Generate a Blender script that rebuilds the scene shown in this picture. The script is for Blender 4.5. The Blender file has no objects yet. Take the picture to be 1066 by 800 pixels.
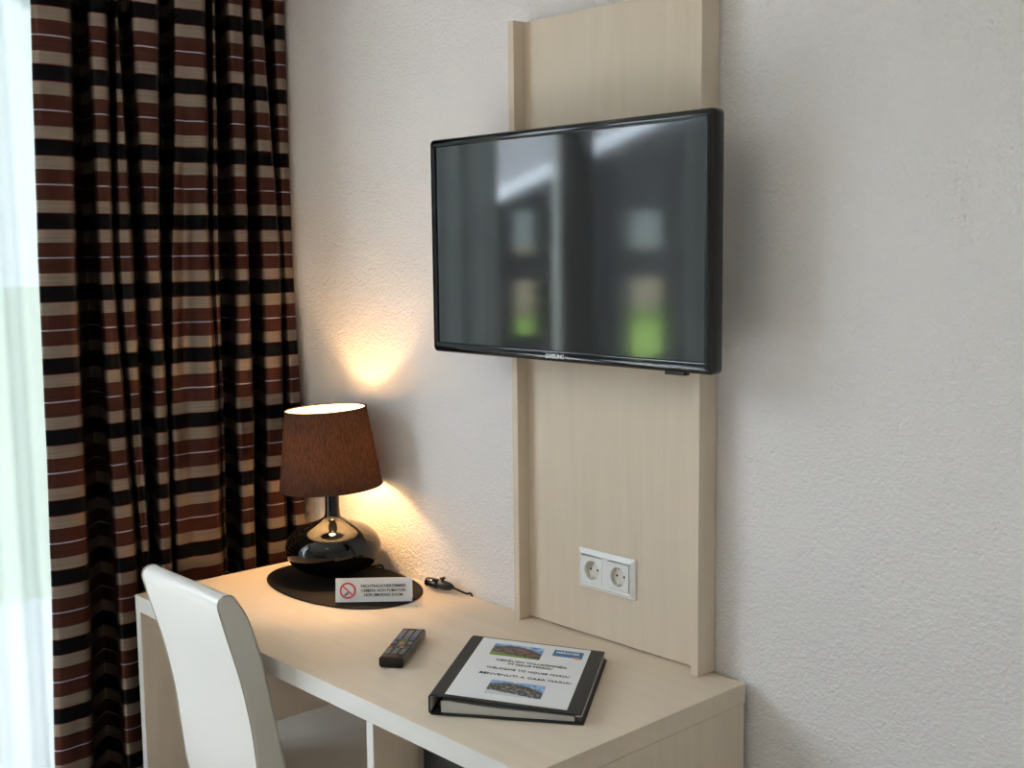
import bpy, bmesh, math, random
from mathutils import Vector, Matrix
random.seed(7)
S = bpy.context.scene
COL = S.collection
PI = math.pi

# ------------------------------------------------------------------ helpers
def link(o, parent=None):
    COL.objects.link(o)
    if parent is not None:
        o.parent = parent
    return o

def tag(o, label=None, cat=None, group=None, kind=None):
    if label: o['label'] = label
    if cat: o['category'] = cat
    if group: o['group'] = group
    if kind: o['kind'] = kind
    return o

def thing(name, label, cat, loc=(0, 0, 0), rz=0.0, group=None):
    o = bpy.data.objects.new(name, None)
    o.empty_display_size = 0.05
    o.location = loc
    o.rotation_euler = (0, 0, rz)
    link(o)
    return tag(o, label, cat, group)

def obj(name, bm, mat, parent=None, smooth=False, bevel=0.0, seg=2, sub=0):
    bmesh.ops.recalc_face_normals(bm, faces=bm.faces)
    me = bpy.data.meshes.new(name)
    bm.to_mesh(me); bm.free()
    if smooth:
        for p in me.polygons: p.use_smooth = True
    mats = mat if isinstance(mat, (list, tuple)) else [mat]
    for m in mats: me.materials.append(m)
    o = bpy.data.objects.new(name, me)
    link(o, parent)
    if bevel:
        b = o.modifiers.new('bevel', 'BEVEL'); b.width = bevel; b.segments = seg
        b.limit_method = 'ANGLE'; b.angle_limit = math.radians(35)
        for p in me.polygons: p.use_smooth = True
        if hasattr(b, 'harden_normals'): b.harden_normals = True
    if sub:
        s = o.modifiers.new('sub', 'SUBSURF'); s.levels = sub; s.render_levels = sub
    return o

def add_box(bm, a, b, M=None):
    x0, y0, z0 = a; x1, y1, z1 = b
    vs = [bm.verts.new(v) for v in ((x0,y0,z0),(x1,y0,z0),(x1,y1,z0),(x0,y1,z0),(x0,y0,z1),(x1,y0,z1),(x1,y1,z1),(x0,y1,z1))]
    if M is not None:
        for v in vs: v.co = M @ v.co
    for f in ((0,3,2,1),(4,5,6,7),(0,1,5,4),(1,2,6,5),(2,3,7,6),(3,0,4,7)):
        bm.faces.new([vs[i] for i in f])
    return vs

def box(name, a, b, mat, parent=None, bevel=0.0, **k):
    bm = bmesh.new(); add_box(bm, a, b)
    return obj(name, bm, mat, parent, bevel=bevel, **k)

def boxes(name, lst, mat, parent=None, bevel=0.0, **k):
    bm = bmesh.new()
    for a, b in lst: add_box(bm, a, b)
    return obj(name, bm, mat, parent, bevel=bevel, **k)

def lathe_bm(prof, n=64, close=False, cx=0, cy=0, bm=None):
    bm = bm or bmesh.new()
    rings = []
    for r, z in prof:
        if r < 1e-6:
            rings.append([bm.verts.new((cx, cy, z))])
        else:
            rings.append([bm.verts.new((cx + r*math.cos(2*PI*i/n), cy + r*math.sin(2*PI*i/n), z)) for i in range(n)])
    prs = list(zip(rings[:-1], rings[1:]))
    if close: prs.append((rings[-1], rings[0]))
    for A, B in prs:
        for i in range(n):
            j = (i+1) % n
            a = [A[0]] if len(A) == 1 else [A[i], A[j]]
            b = [B[0]] if len(B) == 1 else [B[j], B[i]]
            if len(a) + len(b) >= 3: bm.faces.new(a + b)
    return bm

def extrude_poly(pts, axis, lo, hi, bm=None):
    """closed 2D polygon extruded along an axis ('x': pts are (y,z); 'y': (x,z); 'z': (x,y))"""
    bm = bm or bmesh.new()
    def mk(p, t):
        return {'x': (t, p[0], p[1]), 'y': (p[0], t, p[1]), 'z': (p[0], p[1], t)}[axis]
    A = [bm.verts.new(mk(p, lo)) for p in pts]; B = [bm.verts.new(mk(p, hi)) for p in pts]
    n = len(pts)
    bm.faces.new(A); bm.faces.new(B[::-1])
    for i in range(n):
        bm.faces.new([A[i], A[(i+1) % n], B[(i+1) % n], B[i]])
    return bm

def catmull(P, k):
    out = []
    n = len(P)
    for i in range(n-1):
        p0 = P[max(i-1, 0)]; p1 = P[i]; p2 = P[i+1]; p3 = P[min(i+2, n-1)]
        for s in range(k):
            t = s / k
            out.append(tuple(0.5*((2*b) + (-a+c)*t + (2*a-5*b+4*c-d)*t*t + (-a+3*b-3*c+d)*t**3) for a, b, c, d in zip(p0, p1, p2, p3)))
    out.append(tuple(P[-1]))
    return out

def tube_bm(pts, r, n=10, smooth=6, bm=None):
    bm = bm or bmesh.new()
    P = [Vector(p) for p in (catmull(pts, smooth) if smooth > 1 else pts)]
    rings = []
    up = Vector((0, 0, 1))
    for i, p in enumerate(P):
        d = (P[min(i+1, len(P)-1)] - P[max(i-1, 0)]).normalized()
        a = d.cross(up)
        if a.length < 1e-3: a = d.cross(Vector((0, 1, 0)))
        a.normalize(); b = a.cross(d)
        rr = r(i/(len(P)-1)) if callable(r) else r
        rings.append([bm.verts.new(p + (a*math.cos(2*PI*k/n) + b*math.sin(2*PI*k/n))*rr) for k in range(n)])
    for A, B in zip(rings[:-1], rings[1:]):
        for i in range(n):
            bm.faces.new([A[i], A[(i+1) % n], B[(i+1) % n], B[i]])
    bm.faces.new(rings[0]); bm.faces.new(rings[-1][::-1])
    return bm

def text(name, s, size, mat, parent, M, align='CENTER', width=None, bold=0.0, depth=0.0002):
    """lettering as a mesh; M places it (local x = reading direction, local y = up)"""
    cu = bpy.data.curves.new(name, 'FONT')
    cu.body = s; cu.size = size; cu.align_x = align; cu.align_y = 'CENTER'
    cu.extrude = depth; cu.offset = bold; cu.resolution_u = 3
    t = bpy.data.objects.new(name + '_src', cu)
    COL.objects.link(t)
    bpy.context.view_layer.update()
    dg = bpy.context.evaluated_depsgraph_get()
    me = bpy.data.meshes.new_from_object(t.evaluated_get(dg))
    COL.objects.unlink(t); bpy.data.objects.remove(t); bpy.data.curves.remove(cu)
    if width and len(me.vertices):
        xs = [v.co.x for v in me.vertices]
        k = width / (max(xs) - min(xs))
        for v in me.vertices: v.co.x *= k
    me.transform(M)
    me.materials.clear(); me.materials.append(mat)
    me.name = name
    return link(bpy.data.objects.new(name, me), parent)

# ------------------------------------------------------------------ materials
def mat_base(name):
    m = bpy.data.materials.new(name); m.use_nodes = True
    nt = m.node_tree
    return m, nt, nt.nodes['Principled BSDF']

def N(nt, typ, **kw):
    n = nt.nodes.new(typ)
    for k, v in kw.items():
        if k in n.inputs: n.inputs[k].default_value = v
        else: setattr(n, k, v)
    return n

def pm(name, col, rough=0.5, metal=0.0, spec=0.5, ior=1.45, coat=0.0, noise=0.0, nscale=60, bump=0.0, coatr=0.05):
    """plain procedural material: colour with slight noise variation, optional bump"""
    m, nt, b = mat_base(name)
    b.inputs['Roughness'].default_value = rough
    b.inputs['Metallic'].default_value = metal
    b.inputs['Specular IOR Level'].default_value = spec
    b.inputs['IOR'].default_value = ior
    b.inputs['Coat Weight'].default_value = coat
    b.inputs['Coat Roughness'].default_value = coatr
    tc = N(nt, 'ShaderNodeTexCoord')
    nz = N(nt, 'ShaderNodeTexNoise', Scale=nscale, Detail=4.0)
    nt.links.new(tc.outputs['Object'], nz.inputs['Vector'])
    mx = N(nt, 'ShaderNodeMix', data_type='RGBA')
    k = noise
    mx.inputs[6].default_value = (*[c*(1-k) for c in col], 1)
    mx.inputs[7].default_value = (*[min(1, c*(1+k)) for c in col], 1)
    nt.links.new(nz.outputs['Fac'], mx.inputs[0])
    nt.links.new(mx.outputs[2], b.inputs['Base Color'])
    if bump:
        bp = N(nt, 'ShaderNodeBump', Strength=bump, Distance=0.001)
        nt.links.new(nz.outputs['Fac'], bp.inputs['Height'])
        nt.links.new(bp.outputs['Normal'], b.inputs['Normal'])
    return m

def plaster(name, col):
    m, nt, b = mat_base(name)
    b.inputs['Base Color'].default_value = (*col, 1)
    b.inputs['Roughness'].default_value = 0.75
    b.inputs['Specular IOR Level'].default_value = 0.3
    tc = N(nt, 'ShaderNodeTexCoord')
    n1 = N(nt, 'ShaderNodeTexNoise', Scale=185.0, Detail=3.0, Roughness=0.55)
    n2 = N(nt, 'ShaderNodeTexVoronoi', Scale=125.0, feature='SMOOTH_F1')
    n3 = N(nt, 'ShaderNodeTexNoise', Scale=2.5, Detail=2.0)
    for n in (n1, n2, n3): nt.links.new(tc.outputs['Object'], n.inputs['Vector'])
    a = N(nt, 'ShaderNodeMath', operation='MULTIPLY'); a.inputs[1].default_value = -0.5
    nt.links.new(n2.outputs['Distance'], a.inputs[0])
    s = N(nt, 'ShaderNodeMath', operation='ADD')
    nt.links.new(n1.outputs['Fac'], s.inputs[0]); nt.links.new(a.outputs[0], s.inputs[1])
    bp = N(nt, 'ShaderNodeBump', Strength=0.75, Distance=0.0046)
    nt.links.new(s.outputs[0], bp.inputs['Height'])
    nt.links.new(bp.outputs['Normal'], b.inputs['Normal'])
    mx = N(nt, 'ShaderNodeMix', data_type='RGBA')
    mx.inputs[6].default_value = (*[c*0.97 for c in col], 1); mx.inputs[7].default_value = (*[min(1, c*1.02) for c in col], 1)
    nt.links.new(n3.outputs['Fac'], mx.inputs[0]); nt.links.new(mx.outputs[2], b.inputs['Base Color'])
    return m

def wood(name, col, grain, rough=0.5, amt=0.055):
    """pale maple laminate; grain runs along the given axis"""
    m, nt, b = mat_base(name)
    tc = N(nt, 'ShaderNodeTexCoord')
    mp = N(nt, 'ShaderNodeMapping')
    sc = {'x': (1.2, 22, 22), 'y': (22, 1.2, 22), 'z': (22, 22, 1.2)}[grain]
    mp.inputs['Scale'].default_value = sc
    nt.links.new(tc.outputs['Object'], mp.inputs['Vector'])
    n1 = N(nt, 'ShaderNodeTexNoise', Scale=1.6, Detail=6.0, Roughness=0.6, Distortion=0.8)
    n2 = N(nt, 'ShaderNodeTexNoise', Scale=14.0, Detail=3.0, Roughness=0.7)
    nt.links.new(mp.outputs['Vector'], n1.inputs['Vector']); nt.links.new(mp.outputs['Vector'], n2.inputs['Vector'])
    ad = N(nt, 'ShaderNodeMath', operation='MULTIPLY_ADD'); ad.inputs[1].default_value = 0.25
    nt.links.new(n2.outputs['Fac'], ad.inputs[0]); nt.links.new(n1.outputs['Fac'], ad.inputs[2])
    cr = N(nt, 'ShaderNodeValToRGB')
    cr.color_ramp.elements[0].position = 0.35; cr.color_ramp.elements[1].position = 0.85
    cr.color_ramp.elements[0].color = (*[c*(1-amt) for c in (col[0], col[1]*0.985, col[2]*0.96)], 1)
    cr.color_ramp.elements[1].color = (*[min(1, c*(1+amt*0.6)) for c in col], 1)
    nt.links.new(ad.outputs[0], cr.inputs['Fac']); nt.links.new(cr.outputs['Color'], b.inputs['Base Color'])
    b.inputs['Roughness'].default_value = rough
    b.inputs['Specular IOR Level'].default_value = 0.3
    bp = N(nt, 'ShaderNodeBump', Strength=0.06, Distance=0.0005)
    nt.links.new(n2.outputs['Fac'], bp.inputs['Height']); nt.links.new(bp.outputs['Normal'], b.inputs['Normal'])
    return m

def emis(name, col, strength):
    m = bpy.data.materials.new(name); m.use_nodes = True
    nt = m.node_tree; nt.nodes.clear()
    e = N(nt, 'ShaderNodeEmission', Strength=strength); e.inputs['Color'].default_value = (*col, 1)
    o = N(nt, 'ShaderNodeOutputMaterial'); nt.links.new(e.outputs[0], o.inputs[0])
    return m

def cloth_mix(name, diff, trans, f_trans, f_open=0.0, nscale=(600, 600, 600), contrast=0.0, bump=0.15):
    """woven cloth: diffuse + translucent (+ open weave)"""
    m = bpy.data.materials.new(name); m.use_nodes = True
    nt = m.node_tree; nt.nodes.clear()
    tc = N(nt, 'ShaderNodeTexCoord'); mp = N(nt, 'ShaderNodeMapping'); mp.inputs['Scale'].default_value = nscale
    nz = N(nt, 'ShaderNodeTexNoise', Scale=1.0, Detail=3.0, Roughness=0.7)
    nt.links.new(tc.outputs['Object'], mp.inputs[0]); nt.links.new(mp.outputs[0], nz.inputs['Vector'])
    bp = N(nt, 'ShaderNodeBump', Strength=bump, Distance=0.0006); nt.links.new(nz.outputs['Fac'], bp.inputs['Height'])
    d = N(nt, 'ShaderNodeBsdfDiffuse'); d.inputs['Color'].default_value = (*diff, 1)
    t = N(nt, 'ShaderNodeBsdfTranslucent')
    cr = N(nt, 'ShaderNodeValToRGB')
    cr.color_ramp.elements[0].position = 0.35; cr.color_ramp.elements[1].position = 0.68
    cr.color_ramp.elements[0].color = (*[c*(1-contrast) for c in trans], 1)
    cr.color_ramp.elements[1].color = (*[min(1, c*(1+contrast)) for c in trans], 1)
    nt.links.new(nz.outputs['Fac'], cr.inputs[0]); nt.links.new(cr.outputs[0], t.inputs['Color'])
    nt.links.new(bp.outputs[0], d.inputs['Normal'])
    mx = N(nt, 'ShaderNodeMixShader'); mx.inputs[0].default_value = f_trans
    nt.links.new(d.outputs[0], mx.inputs[1]); nt.links.new(t.outputs[0], mx.inputs[2])
    out = N(nt, 'ShaderNodeOutputMaterial')
    if f_open > 0:
        tr = N(nt, 'ShaderNodeBsdfTransparent')
        m2 = N(nt, 'ShaderNodeMixShader'); m2.inputs[0].default_value = f_open
        nt.links.new(mx.outputs[0], m2.inputs[1]); nt.links.new(tr.outputs[0], m2.inputs[2])
        nt.links.new(m2.outputs[0], out.inputs[0])
    else:
        nt.links.new(mx.outputs[0], out.inputs[0])
    return m

def glass_pane(name):
    m = bpy.data.materials.new(name); m.use_nodes = True
    nt = m.node_tree; nt.nodes.clear()
    lw = N(nt, 'ShaderNodeLayerWeight', Blend=0.5)
    pw = N(nt, 'ShaderNodeMath', operation='POWER'); pw.inputs[1].default_value = 5.0
    fr = N(nt, 'ShaderNodeMath', operation='MULTIPLY_ADD'); fr.inputs[1].default_value = 0.95; fr.inputs[2].default_value = 0.04
    nt.links.new(lw.outputs['Facing'], pw.inputs[0]); nt.links.new(pw.outputs[0], fr.inputs[0])
    tr = N(nt, 'ShaderNodeBsdfTransparent'); tr.inputs['Color'].default_value = (0.96, 0.98, 0.975, 1)
    gl = N(nt, 'ShaderNodeBsdfGlossy', Roughness=0.0)
    mx = N(nt, 'ShaderNodeMixShader'); out = N(nt, 'ShaderNodeOutputMaterial')
    nt.links.new(fr.outputs[0], mx.inputs[0]); nt.links.new(tr.outputs[0], mx.inputs[1]); nt.links.new(gl.outputs[0], mx.inputs[2])
    nt.links.new(mx.outputs[0], out.inputs[0])
    return m

def curtain_mat():
    m, nt, b = mat_base('striped satin')
    tc = N(nt, 'ShaderNodeTexCoord'); sp = N(nt, 'ShaderNodeSeparateXYZ')
    nt.links.new(tc.outputs['Object'], sp.inputs[0])
    sub = N(nt, 'ShaderNodeMath', operation='SUBTRACT'); sub.inputs[0].default_value = STRIPE_TOP + 0.162*20
    nt.links.new(sp.outputs['Z'], sub.inputs[1])
    dv = N(nt, 'ShaderNodeMath', operation='DIVIDE'); dv.inputs[1].default_value = 0.162
    nt.links.new(sub.outputs[0], dv.inputs[0])
    fr = N(nt, 'ShaderNodeMath', operation='FRACT'); nt.links.new(dv.outputs[0], fr.inputs[0])
    cr = N(nt, 'ShaderNodeValToRGB'); r = cr.color_ramp; r.interpolation = 'CONSTANT'
    tan = (0.26, 0.205, 0.165, 1); brown = (0.072, 0.023, 0.017, 1); line = (0.36, 0.38, 0.46, 1); black = (0.004, 0.004, 0.005, 1); edge = (0.13, 0.02, 0.015, 1)
    stops = [(0.0, tan), (0.175, brown), (0.375, line), (0.393, brown), (0.595, tan), (0.765, edge), (0.777, black), (0.988, edge)]
    r.elements[0].position = 0; r.elements[0].color = tan
    r.elements[1].position = stops[1][0]; r.elements[1].color = stops[1][1]
    for p, c in stops[2:]:
        e = r.elements.new(p); e.color = c
    nt.links.new(fr.outputs[0], cr.inputs[0])
    # fine horizontal weave
    mp = N(nt, 'ShaderNodeMapping'); mp.inputs['Scale'].default_value = (8, 8, 900)
    nt.links.new(tc.outputs['Object'], mp.inputs[0])
    nz = N(nt, 'ShaderNodeTexNoise', Scale=1.0, Detail=2.0); nt.links.new(mp.outputs[0], nz.inputs['Vector'])
    mr = N(nt, 'ShaderNodeMapRange'); mr.inputs['From Min'].default_value = 0.3; mr.inputs['From Max'].default_value = 0.7
    mr.inputs['To Min'].default_value = 0.72; mr.inputs['To Max'].default_value = 1.1
    nt.links.new(nz.outputs['Fac'], mr.inputs['Value'])
    mul = N(nt, 'ShaderNodeMix', data_type='RGBA', blend_type='MULTIPLY'); mul.inputs[0].default_value = 1
    nt.links.new(cr.outputs[0], mul.inputs[6]); nt.links.new(mr.outputs[0], mul.inputs[7])
    nt.links.new(mul.outputs[2], b.inputs['Base Color'])
    b.inputs['Roughness'].default_value = 0.40
    b.inputs['Specular IOR Level'].default_value = 0.3
    b.inputs['Metallic'].default_value = 0.75
    return m

STRIPE_TOP = 2.0757
M = {}
M['wall'] = plaster('white woodchip plaster', (0.81, 0.77, 0.765))
M['ceiling'] = pm('ceiling paint', (0.82, 0.81, 0.79), 0.8, noise=0.02, nscale=20)
M['floor'] = pm('grey beige carpet', (0.38, 0.345, 0.31), 0.95, noise=0.2, nscale=250, bump=0.5)
LAM = (0.70, 0.59, 0.475)
M['wood_x'] = wood('maple laminate along desk', LAM, 'x')
M['edge'] = wood('maple edge tinted by daylight', (0.55, 0.53, 0.505), 'x', 0.4, 0.03)  # same maple, with the cool daylight on its front edges put into the colour
M['wood_z'] = wood('maple laminate upright', LAM, 'z')
M['wood_y'] = wood('maple laminate across', LAM, 'y')
M['black_gloss'] = pm('glossy black plastic', (0.004, 0.004, 0.005), 0.07, spec=0.4, ior=1.5, noise=0.1)
M['black_matt'] = pm('matt black plastic', (0.012, 0.012, 0.013), 0.5, noise=0.2, nscale=300, bump=0.1)
M['screen'] = pm('dark display panel', (0.004, 0.005, 0.006), 0.065, ior=1.74, noise=0.05)
M['silver'] = pm('silver lettering', (0.75, 0.76, 0.78), 0.3, metal=0.6)
M['white_plastic'] = pm('white plastic', (0.82, 0.82, 0.81), 0.22, noise=0.01)
M['socket_well_shade'] = pm('white plastic with recess shade', (0.70, 0.66, 0.60), 0.35, noise=0.02)  # white socket plastic again, shade of the recess mixed into the colour
M['hole'] = pm('dark hole', (0.01, 0.01, 0.01), 0.6)
M['steel'] = pm('steel', (0.62, 0.60, 0.56), 0.25, metal=1.0, noise=0.05)
M['leather'] = pm('off white leather', (0.60, 0.575, 0.54), 0.36, noise=0.03, nscale=350, bump=0.25)
M['seam'] = pm('leather seam', (0.46, 0.42, 0.35), 0.6, noise=0.1)
M['darkwood'] = pm('dark stained wood', (0.05, 0.03, 0.02), 0.4, noise=0.2)
M['ceramic'] = pm('black glazed ceramic', (0.002, 0.002, 0.002), 0.035, ior=1.45, noise=0.05)
M['binder'] = pm('dark grey binder cloth', (0.022, 0.021, 0.021), 0.55, noise=0.25, nscale=700, bump=0.3)
M['paper'] = pm('white paper', (0.80, 0.80, 0.82), 0.55, noise=0.01)
M['pages'] = pm('stack of pages', (0.62, 0.60, 0.57), 0.7, noise=0.05)
M['ink'] = pm('dark ink', (0.03, 0.03, 0.06), 0.6)
M['ink_black'] = pm('black ink', (0.02, 0.02, 0.02), 0.6)
M['red'] = pm('red print', (0.75, 0.05, 0.05), 0.5)
M['blue'] = pm('blue print', (0.04, 0.17, 0.38), 0.45, noise=0.05)
M['orange'] = pm('orange print', (0.80, 0.32, 0.05), 0.5)
M['white_print'] = pm('white print', (0.85, 0.88, 0.9), 0.5)
M['window_frame'] = pm('grey window frame', (0.30, 0.31, 0.31), 0.3, noise=0.02)
M['glass'] = glass_pane('window glass')
M['rail'] = pm('curtain rail metal', (0.55, 0.55, 0.56), 0.3, metal=0.9)
M['curtain'] = curtain_mat()
M['sheer'] = cloth_mix('white voile', (0.80, 0.83, 0.84), (0.085, 0.093, 0.094), 0.62, 0.02, nscale=(900, 900, 900), contrast=0.02, bump=0.05)
M['shade'] = cloth_mix('brown linen shade', (0.036, 0.025, 0.024), (0.20, 0.100, 0.060), 0.13, 0.0, nscale=(330, 330, 45), contrast=0.95, bump=0.5)
M['liner'] = cloth_mix('white shade lining', (0.85, 0.80, 0.72), (0.8, 0.7, 0.55), 0.25, 0.0, contrast=0.05)
M['bulb'] = emis('lit bulb', (1.0, 0.60, 0.26), 320.0)
M['lawn'] = pm('lawn', (0.16, 0.26, 0.03), 0.9, noise=0.35, nscale=6)
M['paving'] = pm('pale stone paving', (0.55, 0.56, 0.57), 0.8, noise=0.06, nscale=3)
M['timber'] = wood('dark stained timber', (0.012, 0.010, 0.009), 'z', 0.6, 0.3)
M['fascia'] = pm('white fascia paint', (0.8, 0.82, 0.84), 0.5, noise=0.03)
M['render_white'] = pm('white house render', (0.30, 0.31, 0.34), 0.8, noise=0.05, nscale=2)
M['render_tan'] = pm('tan house plinth', (0.42, 0.33, 0.24), 0.8, noise=0.1, nscale=2)
M['roof_tile'] = pm('grey roof tiles', (0.16, 0.165, 0.175), 0.8, noise=0.3, nscale=8)

# ------------------------------------------------------------------ the room
WX = -1.10            # inner face of the window wall
RX, FY, CZ = 2.95, -4.6, 2.50
OY0, OY1, OZ0, OZ1 = -3.45, -0.30, 0.04, 2.46   # window opening
box('wall_back', (WX-0.25, 0.0, 0), (RX+0.2, 0.2, CZ), M['wall'])['kind'] = 'structure'
boxes('wall_left', [((WX-0.25, OY1, 0), (WX, 0.0, CZ)), ((WX-0.25, FY, 0), (WX, OY0, CZ)),
                    ((WX-0.25, OY0, OZ1), (WX, OY1, CZ)), ((WX-0.25, OY0, 0), (WX, OY1, OZ0))], M['wall'])['kind'] = 'structure'
box('wall_right', (RX, FY, 0), (RX+0.2, 0.0, CZ), M['wall'])['kind'] = 'structure'
box('wall_front', (WX-0.25, FY-0.2, 0), (RX+0.2, FY, CZ), M['wall'])['kind'] = 'structure'
box('floor', (WX-0.25, FY-0.2, -0.12), (RX+0.2, 0.2, 0), M['floor'])['kind'] = 'structure'
box('ceiling', (WX-0.25, FY-0.2, CZ), (RX+0.2, 0.2, CZ+0.15), M['ceiling'])['kind'] = 'structure'
box('baseboard_back', (WX, -0.012, 0.0), (RX, 0.0, 0.06), M['window_frame'], bevel=0.002)['kind'] = 'structure'

# window: frame, posts, panes
w = bpy.data.objects.new('window_1', None); link(w); w['kind'] = 'structure'; w.location = (0, 0, 0)
fx0, fx1 = WX-0.125, WX-0.080
boxes('window_frame', [((fx0, OY0, OZ0), (fx1, OY0+0.07, OZ1)), ((fx0, OY1-0.07, OZ0), (fx1, OY1, OZ1)),
                       ((fx0, OY0, OZ0), (fx1, OY1, OZ0+0.08)), ((fx0, OY0, OZ1-0.08), (fx1, OY1, OZ1)),
                       ((fx0, -1.725, OZ0), (fx1, -1.55, OZ1)), ((fx0, -2.62, OZ0), (fx1, -2.52, OZ1))], M['window_frame'], w, bevel=0.004)
for a, b in ((OY1-0.07, -1.55), (-1.725, -2.52), (-2.62, OY0+0.07)):
    box('pane', (WX-0.103, b, OZ0+0.08), (WX-0.097, a, OZ1-0.08), M['glass'], w)
box('window_handle', (fx1, -1.66, 1.02), (fx1+0.03, -1.635, 1.15), M['steel'], w, bevel=0.004)

# ------------------------------------------------------------------ curtains
rl = thing('curtain_rail', 'pale metal curtain rail under the ceiling above the window', 'curtain rail', (0, 0, 0))
boxes('rail', [((-0.905, -3.5, 2.40), (-0.875, -0.005, 2.425)), ((-1.05, -3.5, 2.40), (-1.02, -0.005, 2.425))], M['rail'], rl, bevel=0.002)
for y in (-0.15, -1.2, -2.3, -3.3):
    box('bracket', (-1.055, y-0.012, 2.425), (-0.87, y+0.012, CZ), M['rail'], rl)

# striped curtain: ridges measured at several heights, [outer y, inner y, front x]
LV = {
 2.08: [(-.668,-.579,-.838),(-.541,-.495,-.845),(-.477,-.467,-.868),(-.437,-.369,-.842),(-.330,-.246,-.842),(-.227,-.217,-.872),(-.190,-.142,-.852),(-.123,-.081,-.862),(-.053,-.012,-.885)],
 1.52: [(-.683,-.597,-.838),(-.545,-.508,-.845),(-.499,-.458,-.850),(-.431,-.392,-.845),(-.362,-.260,-.848),(-.251,-.232,-.868),(-.189,-.151,-.850),(-.117,-.056,-.855),(-.048,-.012,-.885)],
 1.86: [(-.674,-.586,-.838),(-.542,-.500,-.845),(-.485,-.463,-.862),(-.435,-.378,-.844),(-.338,-.250,-.844),(-.236,-.222,-.870),(-.190,-.145,-.851),(-.120,-.072,-.860),(-.051,-.012,-.886)],
 1.66: [(-.679,-.592,-.838),(-.544,-.505,-.845),(-.494,-.460,-.855),(-.433,-.386,-.845),(-.350,-.258,-.846),(-.245,-.228,-.869),(-.189,-.149,-.850),(-.118,-.062,-.857),(-.050,-.012,-.887)],
 1.11: [(-.688,-.601,-.838),(-.545,-.496,-.843),(-.486,-.457,-.853),(-.425,-.390,-.845),(-.380,-.250,-.848),(-.243,-.236,-.878),(-.205,-.152,-.848),(-.118,-.062,-.850),(-.052,-.010,-.842)],
 0.82: [(-.694,-.606,-.838),(-.541,-.486,-.843),(-.476,-.452,-.858),(-.429,-.396,-.845),(-.383,-.255,-.846),(-.247,-.242,-.880),(-.204,-.162,-.845),(-.128,-.064,-.842),(-.052,-.010,-.828)],
 0.30: [(-.712,-.619,-.838),(-.543,-.493,-.843),(-.478,-.454,-.858),(-.429,-.396,-.845),(-.383,-.255,-.846),(-.247,-.242,-.880),(-.204,-.162,-.845),(-.128,-.064,-.842),(-.052,-.010,-.828)],
}
def ridges(z):
    zs = sorted(LV)
    z = min(max(z, zs[0]), zs[-1] + 0.3)
    for a, b in zip(zs[:-1], zs[1:]):
        if z <= b or b == zs[-1]:
            t = (z - a) / (b - a)
            t = max(0, min(1.2, t))
            if t <= 1: t = t*t*(3-2*t)*0.5 + t*0.5
            return [tuple(p + (q-p)*t for p, q in zip(r, s)) for r, s in zip(LV[a], LV[b])]
bm = bmesh.new()
NZ = 100; Z0, Z1 = 0.015, 2.40
VX = -0.985
rows = []
for i in range(NZ+1):
    z = Z0 + (Z1-Z0)*i/NZ
    R = ridges(z)
    kn = [(-0.962, R[0][0]+0.012)]
    for k, (y1, y2, xr) in enumerate(R):
        wd = y2 - y1
        wob = 0.002*math.sin(z*5 + k*1.7)
        sag = (0.006 + 0.030*max(0, min(1, (2.0-z)/0.4))*max(0.25, min(1, (z-0.9)/0.4))) if k == 4 else (0.004 if wd < 0.03 else -0.002)
        kn += [(xr-0.022, y1-0.001), (xr-0.003+wob-(0.5*sag if k == 4 else 0), y1+0.10*wd+0.001), (xr-sag+wob, y1+0.34*wd), (xr-(0.35 if k == 4 else 0.7)*sag, y1+0.62*wd),
               (xr-0.002+wob, y2-0.10*wd-0.001), (xr-0.022, y2+0.001)]
        if k < 8:
            n1 = R[k+1][0]
            gap = n1 - y2
            t = max(0.0, min(1.0, (gap-0.006)/0.016))
            d = (xr-0.03)*(1-t) + VX*t
            kn += [(d*0.6+(xr-0.022)*0.4, y2+0.06*gap), (d, y2+0.44*gap), (d, y2+0.56*gap), (d*0.6+(xr-0.022)*0.4, n1-0.06*gap)]
        else:
            kn += [(xr-0.05, -0.004)]
    P = catmull(kn, 5)
    # the folds lean sideways, so their flanks tuck in behind the fronts
    rows.append([bm.verts.new((x, min(-0.004, y - 0.41*(x+0.88)), z)) for x, y in P])
for A, B in zip(rows[:-1], rows[1:]):
    for j in range(len(A)-1):
        bm.faces.new([A[j], A[j+1], B[j+1], B[j]])
cur = obj('curtain', bm, M['curtain'], None, smooth=True)
tag(cur, 'long satin curtain with brown, beige and black horizontal stripes beside the desk', 'curtain')
so = cur.modifiers.new('thick', 'SOLIDIFY'); so.thickness = 0.0012

def sheer(y0, y1, label, seed):
    bm = bmesh.new(); rnd = random.Random(seed)
    ph = [rnd.uniform(0, 6.28) for _ in range(4)]
    n = int(abs(y1-y0)/0.006); rows = []
    for i in range(41):
        z = 0.02 + (2.40-0.02)*i/40
        r = []
        for j in range(n+1):
            y = y0 + (y1-y0)*j/n
            yy = y + 0.006*math.sin(z*1.3+ph[3])
            x = -1.035 + 0.010*math.sin(yy*62+ph[0]+0.35*math.sin(z*1.1)) + 0.006*math.sin(yy*27+ph[1]+0.5*z) + 0.003*math.sin(yy*140+ph[2])
            r.append(bm.verts.new((x, y, z)))
        rows.append(r)
    for A, B in zip(rows[:-1], rows[1:]):
        for j in range(n): bm.faces.new([A[j], A[j+1], B[j+1], B[j]])
    o = obj('sheer_curtain', bm, M['sheer'], None, smooth=True)
    return tag(o, label, 'sheer curtain')
sheer(-1.115, -0.32, 'bright white sheer curtain hanging at the left behind the striped curtain', 3)
sheer(-3.40, -2.06, 'white sheer curtain at the far end of the window from the desk', 5)

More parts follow.
